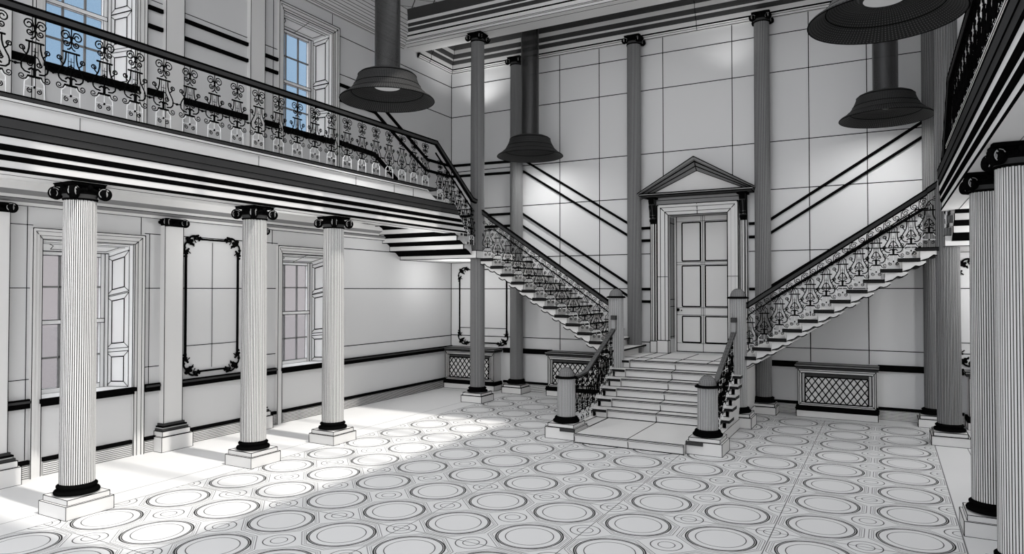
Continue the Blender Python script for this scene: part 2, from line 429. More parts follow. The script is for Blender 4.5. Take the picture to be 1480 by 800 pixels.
def capital(m, z, r, h=.19, half=False, flat=None):
    """Ionic capital with four corner scrolls, bottom at z"""
    if not half:
        m.lathe([(r * .98, z - .01), (r * 1.06, z + .0), (r * 1.09, z + .015), (r * 1.0, z + .03), (r * 1.1, z + .06), (r * 1.12, z + .09), (r * 1.0, z + h - .03)], [IRON, IRON, DENSE, DENSE, IRON, IRON], 28)
    k = r / .17
    R = .235 * k
    faces = range(4)
    vz = z + (.05 if half else .078); vr = .066 if half else .074 * k
    for q in faces:   # corner scrolls: one turned outward, two showing on the adjoining faces
        ang = q * PI / 2 + PI / 4
        if half and math.cos(ang) < 0: continue
        ca, sa = math.cos(ang), math.sin(ang)
        for off, rr, th in ((0, vr * .92, .05 * k), (math.radians(80), vr, .05 * k), (-math.radians(80), vr, .05 * k)):
            na = ang + off
            cx_, cy_ = R * 1.06 * ca + .012 * math.cos(na), R * 1.06 * sa + .012 * math.sin(na)
            if off == 0: cx_, cy_ = R * 1.10 * ca, R * 1.10 * sa
            volute(m, (cx_, cy_, vz), na, rr, th, k)
    # leaves and flowers
    for q in faces:
        a = q * PI / 2
        if half and math.cos(a) < -.1: continue
        m.ball((R * .84 * math.cos(a), R * .84 * math.sin(a), z + h - .055), .032 * k, IRON, 6)
        for t in (-.5, -.33, -.16, .16, .33, .5):
            m.ball((R * .78 * math.cos(a + t), R * .78 * math.sin(a + t), z + h - .075 - .02 * abs(t)), .024 * k, IRON, 5)
    # abacus, concave sides
    pts = []
    for q in range(4):
        a0 = q * PI / 2 - PI / 4
        for t in range(7):
            f = t / 6; a = a0 + f * PI / 2; rr = R * (1.15 - .33 * math.sin(f * PI))
            if t < 6: pts.append((rr * math.cos(a), rr * math.sin(a)))
    n = len(pts)
    for za, zb, sc in ((z + h - .035, z + h - .012, 1), (z + h - .012, z + h, 1.04)):
        vs = [(x * sc, y * sc, za) for x, y in pts] + [(x * sc, y * sc, zb) for x, y in pts]
        if half: vs = [(max(0, x), y, w) for x, y, w in vs]
        m.add(vs, [tuple(range(n - 1, -1, -1)), tuple(range(n, 2 * n))] + [(i, (i+1) % n, n + (i+1) % n, n + i) for i in range(n)], IRON)
def column(x, y, top, r0, r1, label, group, px=.9, plinth=True, base_z=0, mat=CLAY, tall=False, caph=.19, nf=25):
    root = empty('fluted_column', (x, y, 0), label, 'column', group)
    d = .4774 * max(0, -x) + .8787 * y
    if plinth:
        m = M([], x, y); m.box(-.265, .265, -.265, .265, 0, .15, CLAY, .9); m.box(-.235, .235, -.235, .235, .15, .21, CLAY, .9)
        m.build('plinth', root); zb = .21
        m = new(); m.lathe([(.20, 0), (.225, .012), (.232, .03), (.222, .048), (.195, .056), (.19, .07), (.205, .085), (.205, .10), (.185, .115), (r0, .125)], IRON, 32, (0, 0, zb))
        m.path([(.226 * math.cos(a*PI/16), .226 * math.sin(a*PI/16), zb + .01) for a in range(33)], m=MID, w=.006)
        m.build('base', root); zs = zb + .12
    else: zs = base_z
    m = new(); frac = .00098 * d * px / r0
    fluted(m, r0, r1, zs, top - caph, frac, nf, mat); m.build('shaft', root)
    m = new(); capital(m, top - caph, r1, caph); m.build('capital', root)
    return root
G1 = 'fluted columns under the galleries'
column(-8.07, 4.55, 3.70, .178, .165, 'thick white fluted column nearest the camera on the left, before the first window', G1, px=1.1)
column(-8.07, 7.02, 3.70, .178, .165, 'second white fluted column from the left, beside the black wall frame', G1, px=1.1)
column(-8.07, 8.65, 3.70, .178, .165, 'third white fluted column from the left, before the second window', G1, px=1.1)
column(.965, 7.02, 3.70, .178, .165, 'largest fluted column, cut by the right edge of the picture', G1, px=1.1)
column(.93, 8.65, 3.70, .178, .165, 'fluted column just left of the one cut by the right edge', G1, px=1.1)
G2 = 'tall grey columns carrying the beam'
column(-8.10, 13.28, 8.27, .165, .15, 'tall slim grey column at left, in front of the corner radiator cover', G2, mat=GREY, px=.8)
column(.87, 13.28, 8.27, .175, .165, 'tall grey column at right, below the upper lamp and beside the gallery end', G2, mat=GREY, px=.8)
G3 = 'tall columns against the back wall'
for x, z0, pl, lab in ((-7.95, 0, True, 'tall column at back wall behind the small hanging lamp'), (-4.96, 1.1, False, 'tall column at back wall just left of the door, rising from the steps'),
                   (-2.23, 0, True, 'tall column at back wall just right of the door'), (.74, 0, True, 'slim column at back wall half hidden by the tall right column')):
    column(x, 14.86, 8.17, .158, .15, lab, G3, plinth=pl, base_z=z0, mat=(GREY), px=.8)

# pilasters on the left wall
def pilaster(y, label):
    root = empty('pilaster', (LX, y, 0), label, 'pilaster', 'pilasters on the window wall')
    m = M([], LX, y); m.box(0, .12, -.16, .16, .42, 3.5, CLAY); 
    for s in (-.16, .16): m.line((.12, s, .42), (.12, s, 3.5), 1)
    m.build('shaft', root)
    m = M([], LX, y); m.box(0, .24, -.27, .27, 0, .23, CLAY, .9); m.box(0, .21, -.24, .24, .23, .31, CLAY, .9); m.build('plinth', root)
    m = new(); m.box(0, .19, -.225, .225, .31, .345, DENSE); m.box(0, .165, -.20, .20, .345, .362, CLAY); m.box(0, .175, -.21, .21, .362, .385, IRON); m.box(0, .15, -.185, .185, .385, .42, DENSE)
    m.build('base', root)
    m = new(); capital(m, 3.5, .15, .11, half=True); m.box(0, .13, -.15, .15, 3.49, 3.6, IRON); m.build('capital', root)
    m = M([], LX, y); m.box(0, .10, -.16, .16, 4.42, 8.15, CLAY)
    for s in (-.16, .16): m.line((.10, s, 4.42), (.10, s, 8.15), 1)
    m.build('upper_strip', root)
pilaster(4.55, 'flat pilaster at the left edge of the picture, on the window wall')
pilaster(7.04, 'flat pilaster left of the tall black wall frame')
pilaster(8.68, 'flat pilaster behind the second column, right of the black wall frame')

# ------------------------------------------------------------------ galleries (left and its mirror at right)
GC = -3.56
def mirg(x): return 2 * GC - x
def gallery(side):
    f = (lambda x: x) if side == 'left' else mirg
    m = new()
    y0 = FY
    def yend(v): return 11.87 + (4.245 - v) * 1.05
    # profile (x outward toward hall, z): an almost upright face of shallow fillets
    P = [(-8.30, 3.70), (-7.855, 3.70), (-7.85, 3.705), (-7.85, 3.735), (-7.86, 3.74), (-7.86, 3.81), (-7.845, 3.825), (-7.835, 3.862), (-7.84, 3.865), (-7.84, 3.905), (-7.825, 3.92), (-7.815, 3.967), (-7.82, 3.97), (-7.82, 4.045), (-7.80, 4.06), (-7.795, 4.13), (-7.785, 4.135), (-7.78, 4.225), (-7.775, 4.245), (-8.30, 4.245)]
    K = [CLAY, IRON, IRON, IRON, CLAY, IRON, IRON, IRON, CLAY, IRON, IRON, IRON, CLAY, IRON, DENSE, IRON, DENSE, IRON, CLAY, CLAY]
    m.prof(P, lambda u, v, t: (f(u), y0 + (yend(v) - y0) * t, v), K, ends=CLAY)
    P2 = [(-8.30, 4.246), (-7.86, 4.246), (-7.86, 4.40), (-7.83, 4.415), (-7.83, 4.45), (-8.30, 4.45)]
    m.prof(P2, lambda u, v, t: (f(u), y0 + ((10.95 + (4.45 - v) * 2.2) - y0) * t, v), CLAY, ends=CLAY)
    m.line((f(-7.829), y0, 4.415), (f(-7.829), 10.97, 4.415), .8); m.line((f(-7.829), y0, 4.449), (f(-7.829), 10.95, 4.449), .8)
    m.line((f(-8.07), y0, 3.698), (f(-8.07), 12.4, 3.698), .6)
    e = .002 if side == 'left' else -.002
    for y in (2.4, 4.42, 6.9, 8.95, 9.98, 10.55): m.line((f(-7.86) + e, y, 4.25), (f(-7.86) + e, y, 4.41), .8)
    m.build('trim_%d' % (30 if side == 'left' else 31), kind='structure')
    m = new()
    m.box(f(LX), f(-8.30), y0, 11.3, 3.90, 4.45, CLAY)
    W = [(-10.02, 3.60), (-9.96, 3.60), (-9.95, 3.645), (-9.92, 3.66), (-9.90, 3.69), (-9.90, 3.735), (-9.86, 3.76), (-9.80, 3.79), (-9.80, 3.85), (-9.80, 3.90), (-10.02, 3.90)]
    m.prof(W, lambda u, v, t: (f(u), y0 + (12.3 - y0) * t, v), [CLAY, CLAY, MID, MID, CLAY, MID, MID, CLAY, CLAY, CLAY, CLAY], ends=CLAY)
    for i in (1, 4): m.line((f(W[i][0]), y0, W[i][1]), (f(W[i][0]), 12.3, W[i][1]), .8)
    m.build('trim_%d' % (32 if side == 'left' else 33), kind='structure')
gallery('left'); gallery('right')

# ------------------------------------------------------------------ iron lyre baluster
def lyre(light=INK, w=.0105, top=True, s=1.0, frame=WIRE, stair=0):
    m = new(); q = lambda x, z: (x * s, 0, z * s)
    def st(pts, ww=w, mt=IRON):
        m.path([q(*p) for p in pts], m=mt, w=ww)
    for g in (-1, 1):
        if top:
            st([(0, .69), (g * .01, .76), (g * .03, .82)] + [(g * a, b) for a, b in spiral((.062, .775), .055, .013, 1.35, 2.3, -1, 18)])
            st([(0, .73), (g * .02, .70)] + [(g * a, b) for a, b in spiral((.052, .695), .034, .009, 1.3, 3.6, 1, 14)])
            st([(0, .665), (g * .018, .636), (g * .042, .628)])
        st([(g * .055, .585), (g * .057, .53), (g * .068, .48), (g * .094, .43), (g * .120, .385), (g * .131, .345), (g * .124, .305), (g * .095, .277), (g * .045, .27)], w * 1.2)
        st([(g * .08, .455), (g * .115, .49)] + [(g * a, b) for a, b in spiral((.125, .515), .03, .008, 1.3, 3.4, -1, 12)])
        st([(g * .03, .585), (g * .03, .45)], w * .6, IRON)
        st([(0, .45), (g * .03, .44), (g * .05, .40), (g * .07, .365)] , w)
        st([(g * .07, .365)] + [(g * a, b) for a, b in spiral((.042, .37), .03, .008, 1.2, 0, -1, 12)], w)
        st([(0, .30), (g * .03, .325), (g * .06, .30)], w * 1.3)
        st([(g * .12, .34), (g * .15, .345), (g * .18, .335)], w * .9)
        st([(g * .068, .235), (g * .085, .20)] + [(g * a, b) for a, b in spiral((.122, .225), .036, .009, 1.35, 3.8, 1, 14)], w * .8)
        st([(g * .055, .235), (g * .06, .21), (g * .095, .175), (g * .1, .0)], w * .8, frame)
        st([(g * a, b) for a, b in spiral((.045, .088), .028, .007, 1.3, 1.3, -1, 12)], w * .8)
    if stair:   # narrow head reaching the sloping lower rail
        for g in (-1, 1):
            dz = g * stair * .06
            st([(g * .055, .585), (g * .056, .64 + dz * .5), (g * .035, .68), (0, .735)], w * .9)
            st([(0, .735), (g * .045, .70 + dz)] + [(g * a, b + dz) for a, b in spiral((.082, .725), .042, .01, 1.35, 3.6, 1, 14)], w * .9)
            st([(g * .03, .585), (g * .012, .66), (0, .70)], w * .7)
    if top:
        st([(0, .66), (0, .865)]); st([(-.03, .765), (.03, .765)], w * 1.3); m.ball(q(0, .765), .012 * s, IRON, 5)
    st([(-.09, .597), (.09, .597)], w * 1.5)
    st([(-.032, .50), (.032, .50)], w * .5)
    st([(0, .235), (0, .47)], w * 1.2); st([(0, .47), (0, .54)], w * .5); st([(0, .24), (0, .33)], w * 2.2)
    st([(-.068, .237), (.068, .237)], w * 1.8)
    st([(-.1, .13), (.1, .13)], w * .8, frame); st([(0, .23), (0, .13)], w * .5, frame); m.ball(q(0, .128), .014 * s, IRON, 5)
    return m
lyre_src = None
RAILZ = 4.51
def gallery_rail(side):
    global lyre_src
    f = (lambda x: x) if side == 'left' else mirg
    X = f(-7.93)
    lab = 'black wrought-iron railing with lyre panels on the left gallery edge' if side == 'left' else 'black iron railing seen from below on the right gallery edge'
    root = empty('gallery_railing', (X, 0, RAILZ), lab, 'railing')
    L = lambda x, y, z: (x - X, y, z - RAILZ)
    m = new(); pts = [L(X, FY, 5.435), L(X, 11.4, 5.435)]
    m.rail(pts, .085, .06, DENSE); m.rail([(p[0], p[1], p[2] + .032) for p in pts], .10, .022, IRON); m.rail([(p[0], p[1], p[2] - .033) for p in pts], .06, .022, IRON)
    m.build('handrail', root)
    m = new(); m.box(-.07, .09, FY, 11.3, -.06, -.02, DENSE); m.box(-.08, .10, FY, 11.3, -.02, -.008, IRON); m.box(-.05, .07, FY, 11.3, -.008, .0, IRON)
    m.build('bottom_rail', root)
    y = 3.985 - 3 * .3713; k = 0
    while y < 11.3:
        if side == 'left' and y < 2.5: y += .3713; continue
        if lyre_src is None:
            lyre_src = lyre(w=.0145).build('baluster', root, loc=(0, y, 0)); lyre_src.rotation_euler = (0, 0, PI / 2); lyre_src.scale = (1.02, 1, 1.02)
        else: dup(lyre_src, root, (0, y, 0), PI / 2, (1.02, 1, 1.02))
        y += .3713
    y = 3.985 - .3713 / 2 - 2 * .3713; src = None
    while y < 11.2:
        if src is None:
            m = new(); m.line((0, -.03, 0), (0, .03, 0), m=IRON, w=.013); m.ball((0, 0, 0), .016, IRON, 5); src = m.build('link', root, loc=(0, y, .345))
        else: dup(src, root, (0, y, .345))
        y += .3713
    return root
gallery_rail('left'); gallery_rail('right')

# ------------------------------------------------------------------ stairs
RIS, RUN, LZ = .1738, .2585, 1.10
FYF = 13.18   # front face of side flights
def tread_block(m, xa, xb, z, y0, y1, back=.0, first=False):
    """stone step: xa = tip side (lower), xb = upper side; z = top. scroll-cut underside"""
    d = 1 if xb > xa else -1
    # nosing
    m.box(xa - d * .03, xb + d * .06, y0 - .03, y1, z - .045, z, DENSE)
    m.box(xa - d * .035, xb + d * .06, y0 - .035, y0 - .028, z - .04, z - .012, IRON)
    pr = [(xa + d * .02, z - .045), (xb + d * .0, z - .045), (xb + d * .10, z - .06), (xb + d * .02, z - .115), (xb - d * .03, z - .135), (xb - d * .07, z - .125), (xb - d * .13, z - .175), (xa + d * .02, z - .235)]
    pr = [(xa + d * .02, z - .045), (xb + d * .04, z - .045), (xb + d * .04, z - .06), (xb - d * .04, z - .105), (xb - d * .09, z - .125), (xb - d * .12, z - .12), (xb - d * .19, z - .17), (xa - d * .03, z - .20), (xa + d * .02, z - .19)]
    return pr, d
def flight(side):
    f = (lambda x: x) if side == 'left' else (lambda x: mir(x))
    lab = 'white stone flight climbing from the door landing to the %s corner' % side
    root = empty('stair_flight', (f(-4.95), FYF, LZ), lab, 'stairs')
    ox, oy, oz = f(-4.95), FYF, LZ
    for k in range(1, 13):
        xa = -4.82 - RUN * (k - 1); xb = xa - RUN; z = LZ + RIS * k
        m = M([], ox, oy, oz)
        X = lambda x: f(x) - ox
        zz = z - oz
        y0, y1 = 0, BY - .01 - oy
        d = -1
        # body, side profile in x-z extruded in y
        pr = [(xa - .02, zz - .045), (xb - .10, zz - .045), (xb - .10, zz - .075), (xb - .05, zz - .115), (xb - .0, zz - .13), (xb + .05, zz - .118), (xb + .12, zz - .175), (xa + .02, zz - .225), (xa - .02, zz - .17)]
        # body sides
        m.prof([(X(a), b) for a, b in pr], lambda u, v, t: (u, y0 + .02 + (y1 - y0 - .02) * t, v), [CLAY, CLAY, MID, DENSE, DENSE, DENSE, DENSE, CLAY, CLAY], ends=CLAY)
        A = [(X(a), y0 + .018, b) for a, b in pr]
        m.path(A[2:8], 1.2)
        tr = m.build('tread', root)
        m = M([], ox, oy, oz)
        m.box(X(xa + .045), X(xb - .02), y0 - .03, y1, zz - .045, zz, CLAY)
        m.box(X(xa + .05), X(xb - .02), y0 - .04, y0 - .029, zz - .052, zz - .002, NOSE); m.box(X(xa + .045), X(xa + .052), y0 - .035, y1, zz - .04, zz - .006, NOSE)
        m.line((X(xa + .05), y0 - .04, zz), (X(xb - .02), y0 - .04, zz), 1); m.line((X(xa + .05), y0 - .04, zz - .05), (X(xb - .02), y0 - .04, zz - .05), 1)
        m.build('nosing', tr)
    # railing
    rr = empty('stair_railing', (f(-4.95), FYF + .06, LZ), 'black iron lyre railing climbing the %s flight beside the back wall' % side, 'railing')
    Yr = .0; X = lambda x: f(x) - ox
    hz = lambda x: 2.262 + (-x - 4.95) * .6705 - LZ + .0
    xt = -7.78
    m = new()
    for dz, w, h, mt in ((-.05, .085, .07, DENSE), (-.008, .10, .026, IRON), (-.094, .06, .030, IRON)):
        m.rail([(X(-4.86), Yr, hz(-4.95) + dz), (X(-4.95), Yr, hz(-4.95) + dz), (X(xt), Yr, hz(xt) + dz), (X(-7.93), Yr, hz(xt) + .12 + dz)], w, h, mt)
    m.build('handrail', rr)
    m = new(); lowdz = -.235
    m.rail([(X(-4.95), Yr, hz(-4.95) + lowdz), (X(-7.62), Yr, hz(-7.62) + lowdz), (X(-7.8), Yr, hz(-7.62) + lowdz + .02)], .03, .022, IRON)
    m.build('lower_rail', rr)
    m = new(); w = .013
    for g, off in ((1, 0), (-1, -.13)):
        c = (off, (-off) * .6705 - .0)
        m.path([((a if side == 'left' else -a), 0, b) for a, b in spiral(c, .055, .012, 1.5, .5 * g + (0 if g > 0 else PI), -1, 14)], m=IRON, w=w)
    e = -.065 if side == 'left' else .065
    m.line((e, 0, -.02), (e * 1.1, 0, .10), m=IRON, w=w)
    x = -5.02; sc0 = m.build('scroll', rr, loc=(X(x), Yr, hz(x) - .175)); x -= RUN
    while x > -7.75:
        dup(sc0, rr, (X(x), Yr, hz(x) - .175)); x -= RUN
    src = None
    for k in range(1, 13):
        xc = -4.82 - RUN * (k - .5) - .02; z = RIS * k
        if src is None: src = lyre(top=False, w=.0135, stair=(-1 if side == 'left' else 1)).build('baluster', rr, loc=(X(xc), Yr, z)); src.scale = (1.04, 1, 1.04)
        else: dup(src, rr, (X(xc), Yr, z), 0, (1.04, 1, 1.04))
    return root
flight('left'); flight('right')

def corner_landing(side):
    f = (lambda x: x) if side == 'left' else (lambda x: min(mirg(x), RX))
    LZ2 = LZ + RIS * 13
    root = empty('corner_landing', (f(-9), 14, LZ2), 'stone quarter landing with stepped underside in the back %s corner' % side, 'landing')
    ox, oy, oz = f(-9), 14, LZ2
    m = M([], ox, oy, oz)
    m.box(f(LX) - ox, f(-7.93) - ox, 12.95 - oy, BY - .01 - oy, -.17, 0, CLAY, .9)
    m.build('slab', root)
    for k in range(1, 7):
        z = .17 * k; ya = 12.90 - .26 * (k - 1); yb = ya - .26
        m = M([], ox, oy, oz); xa, xb = f(LX) - ox, (f(-8.02) if side == 'left' else mirg(-8.02)) - ox
        y = lambda v: v - oy
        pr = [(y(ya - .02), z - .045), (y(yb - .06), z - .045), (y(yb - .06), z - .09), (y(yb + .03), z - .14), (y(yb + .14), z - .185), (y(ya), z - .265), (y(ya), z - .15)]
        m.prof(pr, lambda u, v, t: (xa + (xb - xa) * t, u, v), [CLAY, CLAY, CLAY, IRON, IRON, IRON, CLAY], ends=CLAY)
        m.line((xa, pr[1][0], pr[2][1]), (xb, pr[1][0], pr[2][1]), 1)
        # pale face under each step
        m.box(xa, xb, y(yb - .075), y(yb - .055), z - .16, z - .05, CLAY, .9)
        tr = m.build('tread', root)
        m = M([], ox, oy, oz); m.box(xa, xb + (.05 if side == 'left' else -.05), y(ya + .04), y(yb), z - .045, z, CLAY)
        s = .052 if side == 'left' else -.052
        m.box(xb + s * .8, xb + s * 1.2, y(ya + .045), y(yb), z - .05, z, DENSE); m.build('nosing', tr)
    rr = empty('landing_railing', (f(-7.93), 13, 4.36), 'short black iron railing stepping down from the %s gallery to the corner landing' % side, 'railing')
    m = new()
    tp = [(0, 11.4 - 13, 5.435 - 4.36), (0, 12.75 - 13, 4.46 - 4.36), (0, -.08, 4.43 - 4.36), ]
    for dz, w, h, mt in ((0, .085, .05, DENSE), (.032, .10, .022, IRON), (-.033, .06, .022, IRON)):
        m.rail([(a, b, c + dz) for a, b, c in tp], w, h, mt)
    m.rail([(a, b, c - .2) for a, b, c in tp[:2]], .03, .02, IRON)
    m.build('handrail', rr)
    src = None
    for k in range(6):
        y = 11.55 + .24 * k - 13; z = (4.42 - .17 * k * 1.0) - 4.36 - .10
        if src is None: src = lyre(w=.015).build('baluster', rr, loc=(0, y, z)); src.rotation_euler = (0, 0, PI/2); src.scale = (.95, 1, .95)
        else: dup(src, rr, (0, y, z), PI/2, (.95, 1, .95))
corner_landing('left'); corner_landing('right')

# main steps
SX0, SX1 = -4.80, -2.40
def main_steps():
    root = empty('entrance_steps', (CX, 12, 0), 'wide pale stone steps rising from the mosaic floor to the door landing', 'steps')
    ox, oy = CX, 12
    ys = [10.42] + [11.93 + .254 * i for i in range(6)] + [BY - .02]
    for k in range(1, 8):
        z1 = .1571 * k; z0 = z1 - .1571
        y0 = ys[k - 1]; yend = ys[k] + .12 if k < 7 else ys[7]
        m = M([], ox, oy)
        a, b = (-4.51, -2.72) 
        if k == 7: b = -2.45
        yf = y0 - oy
        m.box(a - ox, b - ox, yf + .035, yend - oy, z0, z1 - .045, CLAY)
        m.box(a - ox, b - ox, yf, yend - oy, z1 - .045, z1, CLAY)
        mid = CX - .02 * 0
        for z, px in ((z1, 1.0), (z1 - .045, .8), (z1 - .03, .6), (z1 - .015, .6), (z0 + .004, 1.5)):
            yy = yf + (0 if z > z1 - .04 else .034)
            if z0 < z < z1 - .046: yy = yf + .034
            m.line((a - ox, yy - .001, z), (b - ox, yy - .001, z), px)
        m.line((mid - ox, yf - .001, z1), (mid - ox, yf + .033, z0), .9)
        m.line((mid - ox, yf, z1 + .001), (mid - ox, yend - oy - .1, z1 + .001), .9)
        for e in (a, b): m.line((e - ox, yf - .002, z0), (e - ox, yf - .002, z1), .8)
        if k in (1, 7): m.line((a - ox + .02, yf, z1 + .001), (a - ox + .02, yend - oy - .1, z1 + .001), .8)
        m.build('step', root)
        if k > 1:
            for e0, e1 in ((SX0, -4.51), (-2.72, SX1)):
                if k == 7 and e0 > -4: e0 = -2.45
                m = M([], ox, oy)
                m.box(e0 - ox, e1 - ox, yf + .03, yend - oy, z0, z1 - .05, CLAY)
                m.box(e0 - ox - (.06 if e0 < -4 else 0), e1 - ox + (.06 if e0 > -4 else 0), yf - .03, yend - oy - .02, z1 - .05, z1, CLAY)
                m.box(e0 - ox - (.065 if e0 < -4 else -.004), e1 - ox + (.065 if e0 > -4 else -.004), yf - .035, yf - .028, z1 - .052, z1 - .004, NOSE)
                ee = (e0 - .068) if e0 < -4 else (e1 + .062)
                m.box(ee - ox, ee - ox + .006, yf - .03, yend - oy - .02, z1 - .052, z1 - .004, DENSE)
                m.line((e0 - ox, yf + .028, z0), (e1 - ox, yf + .028, z0), 1.1)
                m.build('step_end', root)
    # side walls of the block
    for xa, xb in ((SX0 - .02, SX0 + .06), (SX1 - .06, SX1 + .02)):
        m = M([], ox, oy)
        for k in range(2, 7):
            m.box(xa - ox, xb - ox, ys[k - 1] - oy + .03, ys[k] - oy + .03, 0, .1571 * k - .055, CLAY)
        m.box(xa - ox, xb - ox, ys[6] - oy + .03, BY - .02 - oy, 0, 1.04, CLAY)
        m.box(xa - .02 - ox, xb + .02 - ox, 11.1 - oy, BY - .02 - oy, 0, .17, CLAY, .8)
        m.box(xa - .04 - ox, xb + .04 - ox, ys[6] - oy + .1, BY - .02 - oy, 1.0, 1.055, CLAY, .9)
        m.build('side_wall', root)
    for e0, e1 in ((-4.80, -4.51), (-2.72, -2.40)):
        m = M([], ox, oy); m.box(e0 - ox, e1 - ox, 11.1 - oy, 12.0 - oy, 0, .157, CLAY, .9); m.build('slab_end', root)
    m = M([], ox, oy)   # landing slab joints
    for x in (-4.2, -3.6, -3.0): m.line((x - ox, 13.2 - oy, LZ + .002), (x - ox, BY - .03 - oy, LZ + .002), .9)
    m.line((-4.8 - ox, 13.75 - oy, LZ + .002), (-2.45 - ox, 13.75 - oy, LZ + .002), .9)
    m.build('landing_joint', root)
main_steps()

plain_newel = plain('newel_stone', .5)
def newel(x, y, z0, ztop, label, plinth=True, block=False):
    root = empty('newel_post', (x, y, 0), label, 'newel post', 'fluted newel posts with ball tops')
    r = .156
    if plinth:
        m = M([], x, y); m.box(-.27, .27, -.27, .27, 0, .19 if z0 > .2 else .2, CLAY, .9); m.box(-.235, .235, -.235, .235, .19, .25, CLAY, .9)
        m.build('plinth', root)
        if block:
            for sgx in (1,):
                m = M([], x, y); e = .27 if x < CX else -.27
                m.box(min(e, e - (1 if e > 0 else -1) * .26), max(e, e - (1 if e > 0 else -1) * .26), -.30, -.27, .14, .19, DENSE); m.build('nosing', root)
        m = new(); m.lathe([(.20, 0), (.222, .012), (.23, .03), (.215, .05), (.19, .058), (.20, .075), (.19, .095), (r, .105)], IRON, 32, (0, 0, .25)); m.build('base', root)
    m = new(); fluted(m, r, r * .97, z0, ztop - .19, .05, 22, plain_newel); m.build('shaft', root)
    m = new(); m.lathe([(r * .95, 0), (r * 1.22, .003), (r * 1.25, .02), (r * 1.1, .035), (r * .9, .04)], IRON, 28, (0, 0, ztop - .20)); m.build('cap', root)
    m = new(); R = .135
    pr = [(max(.001, R * math.cos(a)), R * math.sin(a) * 1.1) for a in [i * PI / 2 / 8 for i in range(9)]]
    m.lathe(pr, MID, 22, (0, 0, ztop - .16))
    for i in range(0, 22):
        a = 2 * PI * i / 22; m.path([(q * 1.005 * math.cos(a), q * 1.005 * math.sin(a), ztop - .16 + z) for q, z in pr[:8]], .6)
    for q, z in pr[1:8]: m.path([(q * 1.005 * math.cos(a * PI / 11), q * 1.005 * math.sin(a * PI / 11), ztop - .16 + z) for a in range(23)], .42)
    m.build('ball_top', root)
newel(-4.83, 10.83, .35, 1.19, 'short fluted newel post at the left foot of the steps', block=True)
newel(-2.45, 10.83, .35, 1.19, 'short fluted newel post at the right foot of the steps', block=True)
newel(-4.80, 13.22, .35, 2.53, 'tall fluted newel post at the left of the door landing')
newel(-2.43, 13.22, .35, 2.53, 'tall fluted newel post at the right of the door landing')

RAILTOP = plain('rail_top', .11)
def step_rail(x, label, left):
    root = empty('step_railing', (x, 12, 0), label, 'railing')
    m = new()
    pts = [(0, 10.98 - 12, .985), (0, 11.25 - 12, .985), (0, 11.6 - 12, 1.02), (0, 13.03 - 12, 1.72)]
    for dz, w, h, mt in ((0, .075, .035, DENSE), (.02, .08, .008, RAILTOP), (-.03, .06, .024, IRON)):
        m.rail([(a, b, c + dz) for a, b, c in pts], w, h, mt)
    n = 16   # drawn cross lines on the rail
    for i in range(n):
        t = i / (n - 1); y = -.4 + t * 1.43; z = 1.02 + t * .70 + .026
        m.line((-.04, y, z), (.04, y, z), .7)
    for sx in (-.04, .0, .04): m.line((sx, -.4, 1.046), (sx, 1.03, 1.746), .7)
    m.box(-.04, .04, 1.0, 1.08, 1.70, 1.90, GREY, .8); m.box(-.05, .05, .98, 1.10, 1.90, 1.985, DENSE)
    m.build('handrail', root)
    src = None
    ys = [11.18, 11.42, 11.66, 11.9, 12.14, 12.38, 12.62, 12.86]
    for i, y in enumerate(ys):
        zb = .157 if y < 11.93 else .157 * (2 + int((y - 11.93) / .254))
        zt = .96 if y < 11.6 else 1.0 + (y - 11.6) * .49
        s = (zt - zb) / .865
        if src is None: src = lyre(w=.013).build('baluster', root, loc=(0, y - 12, zb)); src.rotation_euler = (0, 0, PI/2); src.scale = (.95, 1, s)
        else: dup(src, root, (0, y - 12, zb), PI/2, (.95, 1, s))
step_rail(-4.78, 'black iron railing with lyre panels on the left side of the entrance steps', True)
step_rail(-2.47, 'black iron railing with lyre panels on the right side of the entrance steps', False)

